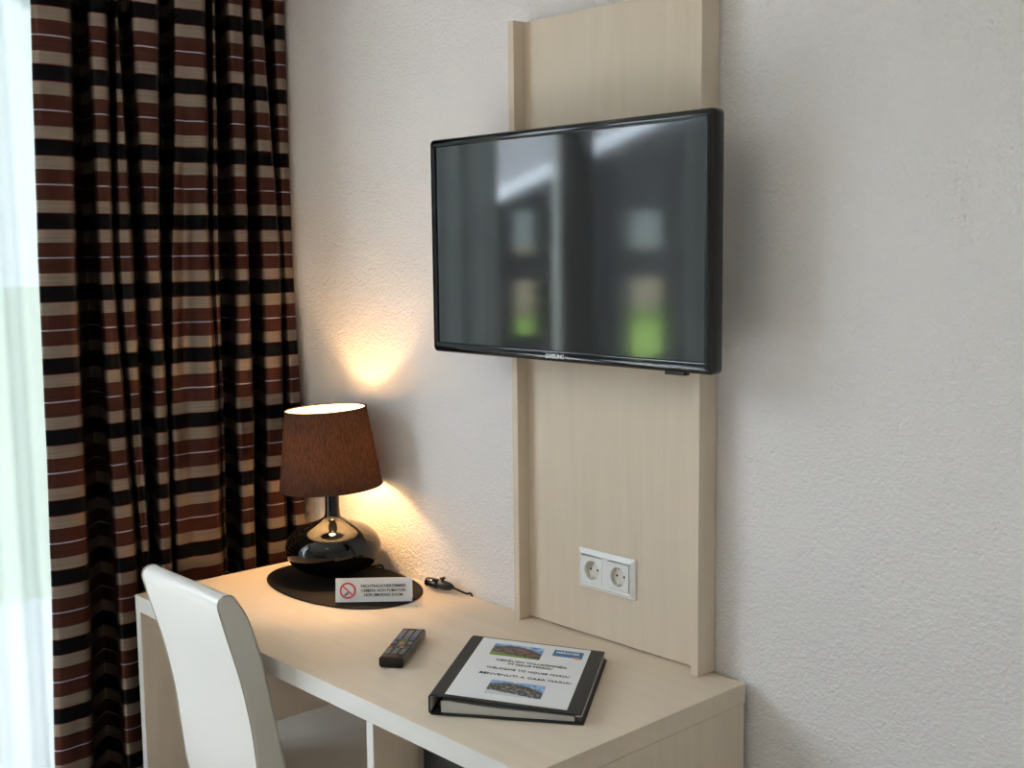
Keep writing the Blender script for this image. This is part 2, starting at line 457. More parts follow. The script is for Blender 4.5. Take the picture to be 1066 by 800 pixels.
# ------------------------------------------------------------------ desk
H = 0.75
XL, XR, YF = -0.7511, 0.5707, -0.5535
d = thing('desk', 'pale maple writing desk with open compartments standing against the wall', 'desk', (0, 0, 0))
box('desktop', (XL, YF, H-0.037), (XR, -0.0115, H), M['wood_x'], d, bevel=0.0012)
box('side_panel', (XL+0.0006, YF+0.0008, 0.0), (XL+0.0225, -0.010, H-0.0372), M['wood_z'], d, bevel=0.0008)
box('side_panel', (XR-0.0235, YF+0.0008, 0.0), (XR-0.0012, -0.013, H-0.0378), M['wood_z'], d, bevel=0.0008)
box('divider', (0.1545, YF+0.0008, 0.0), (0.1745, -0.012, H-0.0372), M['wood_z'], d, bevel=0.0008)
box('shelf', (0.1747, YF+0.01, 0.33), (XR-0.0237, -0.03, 0.349), M['wood_x'], d, bevel=0.0008)
box('back_panel', (0.1747, -0.028, 0.349), (XR-0.0237, -0.014, H-0.0374), M['wood_z'], d)

box('daylight_edge_strip', (XL+0.0004, YF-0.0007, H-0.0366), (XR-0.0004, YF-0.0001, H-0.0004), M['edge'], d)  # thin front strips carry the daylight tint as colour
for xa, xb in ((XL+0.001, XL+0.0221), (0.1549, 0.1741), (XR-0.0231, XR-0.0016)):
    box('daylight_edge_strip', (xa, YF-0.0002, 0.0), (xb, YF+0.0006, H-0.0376), M['edge'], d)

# black box in the right compartment
s = thing('safe', 'black box in the shaded open compartment under the right end of the desk', 'box', (0.192, -0.46, 0.3492))
box('body', (0, 0.012, 0), (0.30, 0.33, 0.325), M['black_matt'], s, bevel=0.006)
box('door', (0.008, -0.004, 0.008), (0.292, 0.0118, 0.317), M['black_matt'], s, bevel=0.003)
box('keypad', (0.205, -0.010, 0.13), (0.265, -0.0042, 0.22), M['black_gloss'], s, bevel=0.002)
bm = bmesh.new()
add_box(bm, (0.07, -0.020, 0.14), (0.10, -0.0042, 0.17)); obj('knob', bm, M['steel'], s, bevel=0.005)

# ------------------------------------------------------------------ wall panel
pn = thing('wall_panel', 'tall pale maple wall panel with raised side strips behind the television', 'wall panel', (0, 0, 0))
PW = 0.4937; ZT = 1.9925
box('side_strip', (0.0, -0.052, H+0.0006), (0.0165, -0.002, ZT), M['wood_z'], pn, bevel=0.0008)
box('side_strip', (PW-0.0165, -0.052, H+0.0006), (PW, -0.002, ZT), M['wood_z'], pn, bevel=0.0008)
box('board', (0.0167, -0.0217, H+0.004), (PW-0.0167, -0.004, ZT-0.001), M['wood_z'], pn)

# ------------------------------------------------------------------ double socket
sk = thing('wall_socket', 'white double power socket on the maple wall panel', 'socket', (0.2429, -0.0217, 0.8917))
SW, SH = 0.0755, 0.0405
# frame with bevelled slope and two square windows
bm = bmesh.new()
def ring(bm, outer, inner):
    """faces between two rectangles (x0,x1,z0,z1,y)"""
    def c(r): return [bm.verts.new(v) for v in ((r[0], r[4], r[2]), (r[1], r[4], r[2]), (r[1], r[4], r[3]), (r[0], r[4], r[3]))]
    A = c(outer); B = c(inner)
    for i in range(4): bm.faces.new([A[i], A[(i+1) % 4], B[(i+1) % 4], B[i]])
ring(bm, (-SW, SW, -SH, SH, 0.0), (-SW, SW, -SH, SH, -0.0035))
ring(bm, (-SW, SW, -SH, SH, -0.0035), (-SW+0.009, SW-0.009, -SH+0.009, SH-0.009, -0.0095))
ring(bm, (-SW+0.009, SW-0.009, -SH+0.009, SH-0.009, -0.0095), (-SW+0.0115, SW-0.0115, -SH+0.0115, SH-0.0115, -0.0080))
bmesh.ops.remove_doubles(bm, verts=bm.verts, dist=1e-6)
add_box(bm, (-0.0079, -0.0092, -SH+0.0112), (0.0079, -0.004, SH-0.0112))
obj('frame', bm, M['white_plastic'], sk)
for sx in (-1, 1):
    cx = sx*0.0355
    # square cover plate with a round well
    bm = bmesh.new(); n = 48; rr = 0.0195; hs = 0.0272
    sq = []; ci = []; ci2 = []
    for i in range(n):
        a = 2*PI*i/n; c_, s_ = math.cos(a), math.sin(a)
        k = hs / max(abs(c_), abs(s_))
        sq.append(bm.verts.new((cx + c_*k, -0.0098, s_*k)))
        ci.append(bm.verts.new((cx + c_*rr, -0.0098, s_*rr)))
    base = [bm.verts.new((vv.co.x, -0.0079, vv.co.z)) for vv in sq]
    for i in range(n):
        j = (i+1) % n
        bm.faces.new([sq[i], sq[j], ci[j], ci[i]]); bm.faces.new([base[i], base[j], sq[j], sq[i]])
    ins = obj('socket_insert', bm, M['white_plastic'], sk, smooth=False)
    bm = bmesh.new()
    A = [bm.verts.new((cx + math.cos(2*PI*i/n)*rr, -0.0098, math.sin(2*PI*i/n)*rr)) for i in range(n)]
    B = [bm.verts.new((cx + math.cos(2*PI*i/n)*(rr-0.0008), -0.0012, math.sin(2*PI*i/n)*(rr-0.0008))) for i in range(n)]
    for i in range(n): bm.faces.new([A[i], A[(i+1) % n], B[(i+1) % n], B[i]])
    bm.faces.new(B)
    obj('well', bm, M['socket_well_shade'], ins)
    bm = bmesh.new()
    for hx in (-0.0095, 0.0095):
        M4 = Matrix.Translation((cx+hx, -0.0013, 0)) @ Matrix.Rotation(PI/2, 4, 'X')
        bmesh.ops.create_cone(bm, cap_ends=True, segments=16, radius1=0.0024, radius2=0.0024, depth=0.0008, matrix=M4)
    obj('pin_holes', bm, M['hole'], ins)
    for sz in (-1, 1):
        box('earth_clip', (cx-0.0028, -0.0082, sz*0.0170-0.0022), (cx+0.0028, -0.0016, sz*0.0170+0.0022), M['steel'], ins, bevel=0.0006)

# ------------------------------------------------------------------ television
TX0, TX1, TZ0, TZ1, TY = -0.1555, 0.5845, 1.3205, 1.7635, -0.137
tv = thing('television', 'black flat screen television mounted on the maple wall panel', 'television', (0, 0, 0))
def rrect(x0, x1, z0, z1, r, n=6):
    pts = []
    for cx, cz, a0 in ((x1-r, z1-r, 0), (x0+r, z1-r, PI/2), (x0+r, z0+r, PI), (x1-r, z0+r, 3*PI/2)):
        for i in range(n+1):
            a = a0 + (PI/2)*i/n
            pts.append((cx + r*math.cos(a), cz + r*math.sin(a)))
    return pts
# bezel lofted from rings: screen edge -> raised rim -> rounded outer edge -> back edge
bm = bmesh.new()
# (inset from outer: sides/top, inset bottom, y, radius)
prof = [(0.0165, 0.0215, TY+0.0050, 0.001), (0.0162, 0.0212, TY+0.0010, 0.0012), (0.0148, 0.0195, TY+0.0002, 0.002), (0.0120, 0.016, TY, 0.004),
        (0.0065, 0.0085, TY+0.0004, 0.006), (0.0028, 0.0040, TY+0.0022, 0.008), (0.0008, 0.0012, TY+0.0055, 0.009), (0.0, 0.0, TY+0.0100, 0.010),
        (0.0, 0.0, TY+0.0290, 0.010), (0.004, 0.004, TY+0.0350, 0.010), (0.03, 0.03, TY+0.0400, 0.012)]
prev = None; first = None
for ins_, insb, y, r in prof:
    cur_ = [bm.verts.new((x, y, z)) for x, z in rrect(TX0+ins_, TX1-ins_, TZ0+insb, TZ1-ins_, r)]
    if prev:
        for i in range(len(cur_)):
            j = (i+1) % len(cur_)
            bm.faces.new([prev[i], prev[j], cur_[j], cur_[i]])
    else: first = cur_
    prev = cur_
bm.faces.new(prev)
obj('bezel', bm, M['black_gloss'], tv, smooth=True)
bm = bmesh.new()
sx0, sx1, sz0, sz1 = TX0+0.0165, TX1-0.0165, TZ0+0.0215, TZ1-0.0165
vv = [bm.verts.new(p) for p in ((sx0, TY+0.0042, sz0), (sx1, TY+0.0042, sz0), (sx1, TY+0.0042, sz1), (sx0, TY+0.0042, sz1))]
vb = [bm.verts.new(p) for p in ((sx0, TY+0.0070, sz0), (sx1, TY+0.0070, sz0), (sx1, TY+0.0070, sz1), (sx0, TY+0.0070, sz1))]
bm.faces.new(vv); bm.faces.new(vb)
for i in range(4): bm.faces.new([vv[i], vv[(i+1) % 4], vb[(i+1) % 4], vb[i]])
obj('screen', bm, M['screen'], tv)
box('rear_housing', (TX0+0.05, TY+0.040, TZ0+0.04), (TX1-0.05, TY+0.066, TZ1-0.07), M['black_matt'], tv, bevel=0.012, seg=3)
box('wall_mount', (0.13, TY+0.066, 1.43), (0.36, -0.0222, 1.65), M['black_matt'], tv, bevel=0.004)
box('sensor', (0.478, TY+0.006, TZ0-0.0052), (0.522, TY+0.022, TZ0+0.002), M['black_matt'], tv, bevel=0.0015)
Mt = Matrix.Translation((0.2135, TY-0.0004, TZ0+0.0110)) @ Matrix.Rotation(PI/2, 4, 'X')
text('brand_lettering', 'SAMSUNG', 0.0115, M['silver'], tv, Mt, width=0.049, bold=0.0002)

# ------------------------------------------------------------------ chair
ch = thing('chair', 'off white leather chair with a tall curved back pushed under the desk', 'chair', (0, 0, 0))
CX0, CX1 = -0.447, -0.134
rear = [(-0.583, 0.40), (-0.597, 0.47), (-0.607, 0.554), (-0.616, 0.632), (-0.635, 0.728), (-0.659, 0.813), (-0.675, 0.872)]
front = [(-0.638, 0.888), (-0.615, 0.848), (-0.592, 0.776), (-0.570, 0.673), (-0.544, 0.534), (-0.535, 0.47), (-0.522, 0.40)]
rear_s = catmull(rear, 5); front_s = catmull(front, 5)
top = [(-0.6765, 0.882), (-0.674, 0.891), (-0.668, 0.8965), (-0.659, 0.899), (-0.650, 0.8985), (-0.643, 0.8945)]
loop = rear_s + top + front_s
bm = extrude_poly(loop, 'x', CX0, CX1)
obj('backrest', bm, M['leather'], ch, bevel=0.0065, seg=3)
# piping seams along both side faces, following the outline
for x in (CX0+0.004, CX1-0.004):
    pts = [(x, y, z) for y, z in (rear[:1] + rear[1:] )]
    pts += [(x, y, z) for y, z in top] + [(x, y, z) for y, z in front]
    # sit just on the rounded edge
    c = []
    for (xx, y, z) in pts:
        cy, cz = (-0.585 - (0.9-0.4)*0 , 0.64)
        c.append((xx + (0.0018 if x > CX0+0.1 else -0.0018), y, z))
    bm = tube_bm(c, 0.0011, 6, 3)
    obj('piping', bm, M['seam'], ch, smooth=True)
bm = bmesh.new(); add_box(bm, (CX0-0.03, -0.534, 0.40), (CX1+0.03, -0.12, 0.475))
obj('seat', bm, M['leather'], ch, bevel=0.02, seg=4)
box('seat_frame', (CX0-0.02, -0.575, 0.36), (CX1+0.02, -0.14, 0.399), M['leather'], ch, bevel=0.004)
for lx in (CX0-0.015, CX1-0.025):
    for ly in (-0.575, -0.18):
        bm = bmesh.new()
        vs = add_box(bm, (lx, ly, 0.0), (lx+0.04, ly+0.04, 0.359))
        for v_ in vs[:4]: v_.co.x = lx+0.02 + (v_.co.x-lx-0.02)*0.75; v_.co.y = ly+0.02 + (v_.co.y-ly-0.02)*0.75
        obj('leg', bm, M['darkwood'], ch, bevel=0.002)

# ------------------------------------------------------------------ placemat
def superell(a, b, e, n=120):
    out = []
    for i in range(n):
        t = 2*PI*i/n; c, s_ = math.cos(t), math.sin(t)
        out.append((a*math.copysign(abs(c)**(2/e), c), b*math.copysign(abs(s_)**(2/e), s_)))
    return out
mm, nt, b = mat_base('woven dark brown mat')
tc = N(nt, 'ShaderNodeTexCoord'); mp = N(nt, 'ShaderNodeMapping'); mp.inputs['Scale'].default_value = (0.66, 1.0, 1.0)
nt.links.new(tc.outputs['Object'], mp.inputs[0])
wv = N(nt, 'ShaderNodeTexWave', Scale=62.0, Distortion=0.0); wv.wave_type = 'RINGS'; wv.rings_direction = 'Z'
nt.links.new(mp.outputs[0], wv.inputs['Vector'])
nz = N(nt, 'ShaderNodeTexNoise', Scale=500.0); nt.links.new(tc.outputs['Object'], nz.inputs['Vector'])
cr = N(nt, 'ShaderNodeValToRGB'); cr.color_ramp.elements[0].color = (0.002, 0.0016, 0.0015, 1); cr.color_ramp.elements[1].color = (0.013, 0.008, 0.0065, 1)
nt.links.new(wv.outputs['Fac'], cr.inputs[0]); nt.links.new(cr.outputs[0], b.inputs['Base Color'])
bp = N(nt, 'ShaderNodeBump', Strength=0.5, Distance=0.0015); nt.links.new(wv.outputs['Fac'], bp.inputs['Height']); nt.links.new(bp.outputs[0], b.inputs['Normal'])
b.inputs['Roughness'].default_value = 0.7; b.inputs['Specular IOR Level'].default_value = 0.18
M['mat'] = mm
MC = (-0.475, -0.1635, H)
bm = bmesh.new()
pts = superell(0.231, 0.1465, 2.15)
n = len(pts); layers = []
for k, z in ((0.985, 0.0004), (1.0, 0.0012), (1.0, 0.0026), (0.985, 0.0036), (0.5, 0.0036)):
    layers.append([bm.verts.new((x*k, y*k, z)) for x, y in pts])
for A, B in zip(layers[:-1], layers[1:]):
    for i in range(n): bm.faces.new([A[i], A[(i+1) % n], B[(i+1) % n], B[i]])
bm.faces.new(layers[0][::-1]); bm.faces.new(layers[-1])
pmat = obj('placemat', bm, M['mat'], None); pmat.location = MC
tag(pmat, 'oval dark brown woven placemat under the lamp', 'placemat')

# ------------------------------------------------------------------ table lamp
LX, LY = -0.556, -0.134
LZ = H + 0.0037
lamp = thing('table_lamp', 'lit table lamp with round black base and brown fabric shade', 'lamp', (LX, LY, LZ))
prof = [(0.0, 0.0), (0.036, 0.0), (0.040, 0.003), (0.050, 0.0075)]
hc, hh, ra = 0.0690, 0.0640, 0.1155
for i in range(1, 26):
    a = -PI/2 + PI*(i+3.2)/32
    r = ra*abs(math.cos(a))**(0.66 if a < 0 else 0.92); z = hc + hh*math.sin(a)
    if r > 0.052 and z > 0.009: prof.append((r, z))
up = [p for p in prof if p[1] > hc]
prof = [p for p in prof if p[1] <= hc or p[0] > 0.050]
zt_ = prof[-1]
prof += [(0.046, 0.1300), (0.034, 0.1342), (0.026, 0.1395), (0.0205, 0.143), (0.0182, 0.150), (0.0175, 0.165), (0.0170, 0.200), (0.0165, 0.208), (0.0, 0.208)]
pp = prof[:4] + sorted([q for q in prof[4:] if q[1] <= 0.208], key=lambda q: q[1]) if False else prof
obj('lamp_base', lathe_bm(pp, 96), M['ceramic'], lamp, smooth=True)
# everything above the neck leans a little
TL = Matrix.Translation((0, 0, 0.20)) @ Matrix.Rotation(math.radians(2.6), 4, Vector((-0.674, 0.729, 0)) * -1) @ Matrix.Translation((0, 0, -0.20))
def tl(bm):
    bmesh.ops.transform(bm, matrix=TL, verts=bm.verts); return bm
SB, ST = 0.2165, 0.4075        # shade bottom / top height above the base plane
RB, RT = 0.1235, 0.0975
bm = lathe_bm([(0.0155, 0.2082), (0.0155, 0.222), (0.0135, 0.226), (0.0135, 0.238), (0.0, 0.238)], 32)
obj('bulb_holder', tl(bm), M['black_matt'], lamp, smooth=False)
BZ = 0.312
bm = bmesh.new(); bmesh.ops.create_uvsphere(bm, u_segments=24, v_segments=16, radius=0.0185, matrix=Matrix.Translation((0, 0, BZ)))
obj('bulb', tl(bm), M['bulb'], lamp, smooth=True)
bm = lathe_bm([(RB, SB), (RB-0.0003, SB+0.004), (RT+0.0003, ST-0.004), (RT, ST)], 96)
obj('lamp_shade', tl(bm), M['shade'], lamp, smooth=True)
bm = lathe_bm([(RB-0.0018, SB+0.0008), (RT-0.0018, ST-0.0008)], 96)
obj('shade_lining', tl(bm), M['liner'], lamp, smooth=True)
bm = lathe_bm([(RT-0.0022, ST-0.0022), (RT+0.0008, ST-0.0022), (RT+0.0010, ST+0.0006), (RT-0.0020, ST+0.0006)], 96, close=True)
obj('top_rim', tl(bm), M['shade'], lamp, smooth=False)
# wire spider holding the shade
bm = bmesh.new()
zr = SB + 0.030
rs = RB - (RB-RT)*(zr-SB)/(ST-SB) - 0.003
for k in range(3):
    a = 2*PI*k/3 + 0.4
    tube_bm([(0.0135*math.cos(a), 0.0135*math.sin(a), 0.2265), (rs*math.cos(a), rs*math.sin(a), zr)], 0.0012, 6, 1, bm)
obj('shade_ring', tl(bm), M['steel'], lamp, smooth=True)
# lamp cord behind the mat, through its in-line switch, into the gap behind the desk
cy_ = 0.1283                       # the gap between desk and wall, seen from the lamp
cd = [(0.0, 0.045, 0.010), (0.008, 0.075, 0.0035), (0.016, 0.108, 0.0026), (0.022, 0.123, 0.0018), (0.026, cy_, -0.006), (0.035, cy_, -0.045)]
obj('cord', tube_bm(cd, 0.0021, 8, 6), M['black_matt'], lamp, smooth=True)
cd = [(0.222, cy_, -0.045), (0.223, cy_, -0.006), (0.2255, 0.123, 0.004), (0.231, 0.108, 0.0125), (0.237, 0.098, 0.0138), (0.246, 0.0945, 0.0125)]
obj('cord', tube_bm(cd, 0.0021, 8, 6), M['black_matt'], lamp, smooth=True)
# in-line switch, local frame along x
A0 = Vector((0.243, 0.094, 0.0115)); A1 = Vector((0.331, 0.106, 0.0115))
sw_dir = (A1-A0).normalized()
bm = bmesh.new()
tube_bm([tuple(A0), tuple(A0 + sw_dir*0.004), tuple(A0 + sw_dir*0.034), tuple(A0 + sw_dir*0.040)], lambda t: 0.0118 if 0.05 < t < 0.95 else 0.0098, 20, 1, bm)
swt = obj('cord_switch', bm, M['black_gloss'], lamp, smooth=False, bevel=0.001)
bm = bmesh.new()
p = A0 + sw_dir*0.040
tube_bm([tuple(p), tuple(p+sw_dir*0.006), tuple(p+sw_dir*0.020), tuple(p+sw_dir*0.034), tuple(p+sw_dir*0.044)], lambda t: [0.0100, 0.0112, 0.0108, 0.0085, 0.0035][min(4, int(t*4+0.5))], 16, 1, bm)
obj('switch_housing', bm, M['black_matt'], swt, smooth=True)
kp = A0 + sw_dir*0.050
bm = lathe_bm([(0.0, 0.006), (0.004, 0.006), (0.0036, 0.017), (0.0072, 0.019), (0.0072, 0.0215), (0.0, 0.0215)], 20, cx=kp.x, cy=kp.y)
for v_ in bm.verts: v_.co.z += kp.z - 0.004
obj('switch_knob', bm, M['black_matt'], swt, smooth=False)
pe = A0 + sw_dir*0.082
obj('cord', tube_bm([tuple(pe), (pe.x+0.016, pe.y+0.006, 0.006), (pe.x+0.030, pe.y+0.014, 0.0005), (pe.x+0.040, 0.1275, -0.003), (pe.x+0.042, 0.1278, -0.05)], 0.0026, 8, 5), M['black_matt'], lamp, smooth=True)

# ------------------------------------------------------------------ no-smoking tent card
P0 = Vector((-0.358, -0.266, 0)); P1 = Vector((-0.244, -0.138, 0))
ang = math.atan2(P1.y-P0.y, P1.x-P0.x); SWd = (P1-P0).length
sg = thing('tent_card', 'small white folded no smoking card standing on the dark placemat', 'sign', (P0.x, P0.y, H+0.0038), ang)
SHh = 0.0515
lean = 0.010
bm = bmesh.new()
th = 0.0006
for sgn, off in ((1, 0.0), (-1, 0.026)):
    y0, y1 = (0.0, 0.013) if sgn == 1 else (0.026, 0.013)
    a = [(0, y0, 0), (SWd, y0, 0), (SWd, y1, SHh), (0, y1, SHh)]
    f_ = [bm.verts.new(p) for p in a]; g_ = [bm.verts.new((p[0], p[1]+sgn*th, p[2])) for p in a]
    bm.faces.new(f_); bm.faces.new(g_[::-1])
    for i in range(4): bm.faces.new([f_[i], f_[(i+1) % 4], g_[(i+1) % 4], g_[i]])
obj('card', bm, M['paper'], sg)
tilt = math.atan2(SHh, 0.013)
MC4 = Matrix.Translation((0, -0.0004, 0)) @ Matrix.Rotation(tilt, 4, 'X')     # local x along card, y up the face
hyp = math.hypot(SHh, 0.013)
for k, (s_, yy, wd_) in enumerate((('NICHTRAUCHERZIMMER', 0.66, 0.101), ('CAMERA NON FUMATORI', 0.47, 0.100), ('NON SMOKING ROOM', 0.285, 0.086))):
    text('lettering', s_, 0.0088, M['ink_black'], sg, MC4 @ Matrix.Translation((0.107, yy*hyp, 0)), width=wd_, bold=0.00015)
# prohibition ring, bar and cigarette
bm = bmesh.new(); rc, r0, r1 = (0.0275, 0.48*hyp), 0.0143, 0.0180
n = 48
A = [bm.verts.new((rc[0]+r1*math.cos(2*PI*i/n), rc[1]+r1*math.sin(2*PI*i/n), 0.0003)) for i in range(n)]
B = [bm.verts.new((rc[0]+r0*math.cos(2*PI*i/n), rc[1]+r0*math.sin(2*PI*i/n), 0.0003)) for i in range(n)]
for i in range(n): bm.faces.new([A[i], A[(i+1) % n], B[(i+1) % n], B[i]])
Rb = Matrix.Translation((rc[0], rc[1], 0)) @ Matrix.Rotation(math.radians(-43), 4, 'Z')
add_box(bm, (-r0, -0.0014, 0.0001), (r0, 0.0014, 0.0005), Rb)
bmesh.ops.transform(bm, matrix=MC4, verts=bm.verts)
obj('prohibition_symbol', bm, M['red'], sg)
bm = bmesh.new()
Rb = Matrix.Translation((rc[0]-0.003, rc[1]-0.0075, 0)) @ Matrix.Rotation(math.radians(40), 4, 'Z')
add_box(bm, (-0.0055, -0.0016, 0.0001), (0.0055, 0.0016, 0.0003), Rb)
tube_bm([(rc[0]-0.001, rc[1]+0.001, 0.0002), (rc[0]-0.004, rc[1]+0.004, 0.0002), (rc[0]-0.001, rc[1]+0.008, 0.0002)], 0.0003, 5, 3, bm)
bmesh.ops.transform(bm, matrix=MC4, verts=bm.verts)
obj('cigarette_symbol', bm, M['ink'], sg)

# ------------------------------------------------------------------ remote control
ra_ = math.atan2(0.140, -0.107)
rm = thing('remote_control', 'black television remote control lying on the desk left of the binder', 'remote control', (0.059, -0.4255, H), ra_ - PI/2)
RWd, RL, RH = 0.0485, 0.176, 0.021
bm = extrude_poly([(-RWd/2+0.003, 0.0006), (RWd/2-0.003, 0.0006), (RWd/2, 0.006), (RWd/2, 0.0165), (RWd/2-0.0015, RH), (-RWd/2+0.0015, RH), (-RWd/2, 0.0165), (-RWd/2, 0.006)], 'y', 0.0, RL)
obj('body', bm, M['black_gloss'], rm, bevel=0.0022, seg=2)
M['face'] = pm('remote face', (0.010, 0.009, 0.009), 0.45, noise=0.1)
box('face_plate', (-RWd/2+0.003, 0.004, RH-0.0003), (RWd/2-0.003, RL-0.004, RH+0.0005), M['face'], rm, bevel=0.0003)
M['btn'] = pm('grey rubber buttons', (0.20, 0.20, 0.24), 0.45, noise=0.05)
M['btn_blue'] = pm('blue grey rubber buttons', (0.10, 0.12, 0.36), 0.45)
M['btn_green'] = pm('green rubber button', (0.03, 0.22, 0.11), 0.45)
M['btn_red'] = pm('red rubber button', (0.55, 0.02, 0.02), 0.45)
M['btn_orange'] = pm('orange rubber button', (0.45, 0.16, 0.05), 0.45)
M['btn_yellow'] = pm('yellow rubber button', (0.40, 0.28, 0.04), 0.45)
zt = RH + 0.0004
def btn(x, y, w_, l_, m):
    o_ = box('button', (x-w_/2, y-l_/2, zt), (x+w_/2, y+l_/2, zt+0.0016), m, rm, bevel=0.0006)
btn(-0.0145, RL-0.0105, 0.009, 0.006, M['btn_red'])
btn(0.0145, RL-0.0105, 0.009, 0.006, M['btn'])
for r_ in range(4):
    for c_ in range(3): btn(-0.0145 + c_*0.0145, RL-0.022-r_*0.0105, 0.0095, 0.0064, M['btn'])
btn(-0.0145, 0.109, 0.0105, 0.012, M['btn_blue']); btn(0.0145, 0.109, 0.0105, 0.012, M['btn_blue']); btn(0, 0.109, 0.009, 0.006, M['btn'])
btn(0, 0.096, 0.014, 0.006, M['btn_green'])
btn(-0.0155, 0.083, 0.008, 0.010, M['btn_blue']); btn(0.0155, 0.083, 0.008, 0.010, M['btn']); btn(0, 0.083, 0.012, 0.011, M['btn_orange'])
btn(0, 0.070, 0.014, 0.006, M['btn'])
for c_, mk in enumerate(('btn_red', 'btn_green', 'btn_yellow', 'btn_blue')): btn(-0.0165 + c_*0.011, 0.058, 0.0085, 0.005, M[mk])
for r_ in range(3):
    for c_ in range(3): btn(-0.0145 + c_*0.0145, 0.046-r_*0.0105, 0.0095, 0.0064, M['btn'])

# ------------------------------------------------------------------ ring binder
ba = math.radians(35.61)
bd = thing('ring_binder', 'dark grey ring binder with a white printed cover sheet on the desk', 'binder', (0.284, -0.516, H), ba)
BW, BD = 0.262, 0.314
z_sp, z_rt, tk = 0.0365, 0.0185, 0.0024
box('back_cover', (0.004, 0, 0.0004), (BW+0.004, BD, 0.0004+tk), M['binder'], bd, bevel=0.0008)
bm = extrude_poly([(0.0, 0.005), (0.005, 0.0006), (0.0075, 0.003), (0.0026, 0.0068), (0.0026, z_sp-0.0045), (0.0065, z_sp-0.0022), (0.005, z_sp-0.0002), (0.0, z_sp-0.0035)], 'y', 0.0, BD)
obj('spine', bm, M['binder'], bd)
sl = (z_rt - z_sp)/BW
bm = extrude_poly([(0.004, z_sp-tk), (BW, z_rt-tk), (BW, z_rt), (0.004, z_sp)], 'y', 0.0, BD)
obj('front_cover', bm, M['binder'], bd, bevel=0.0008)
fc = bd.children[-1]
# sheet pocket edge on the right: the pale liner edge
def cov(lx, ly, lift=0.0): return Vector((lx, ly, z_sp + sl*(lx-0.004) + lift))
def quad_on_cover(name, x0, x1, y0, y1, mat, parent, lift=0.0002, t=0.0002):
    bm = bmesh.new()
    a = [cov(x0, y0, lift), cov(x1, y0, lift), cov(x1, y1, lift), cov(x0, y1, lift)]
    A = [bm.verts.new(p) for p in a]; B = [bm.verts.new(p - Vector((0, 0, t))) for p in a]
    bm.faces.new(A); bm.faces.new(B[::-1])
    for i in range(4): bm.faces.new([A[i], A[(i+1) % 4], B[(i+1) % 4], B[i]])
    return obj(name, bm, mat, parent)
SX0, SX1, SY0, SY1 = 0.0265, 0.2365, 0.010, 0.308
sheet = quad_on_cover('cover_sheet', SX0, SX1, SY0, SY1, M['paper'], bd, 0.0005, 0.0004)
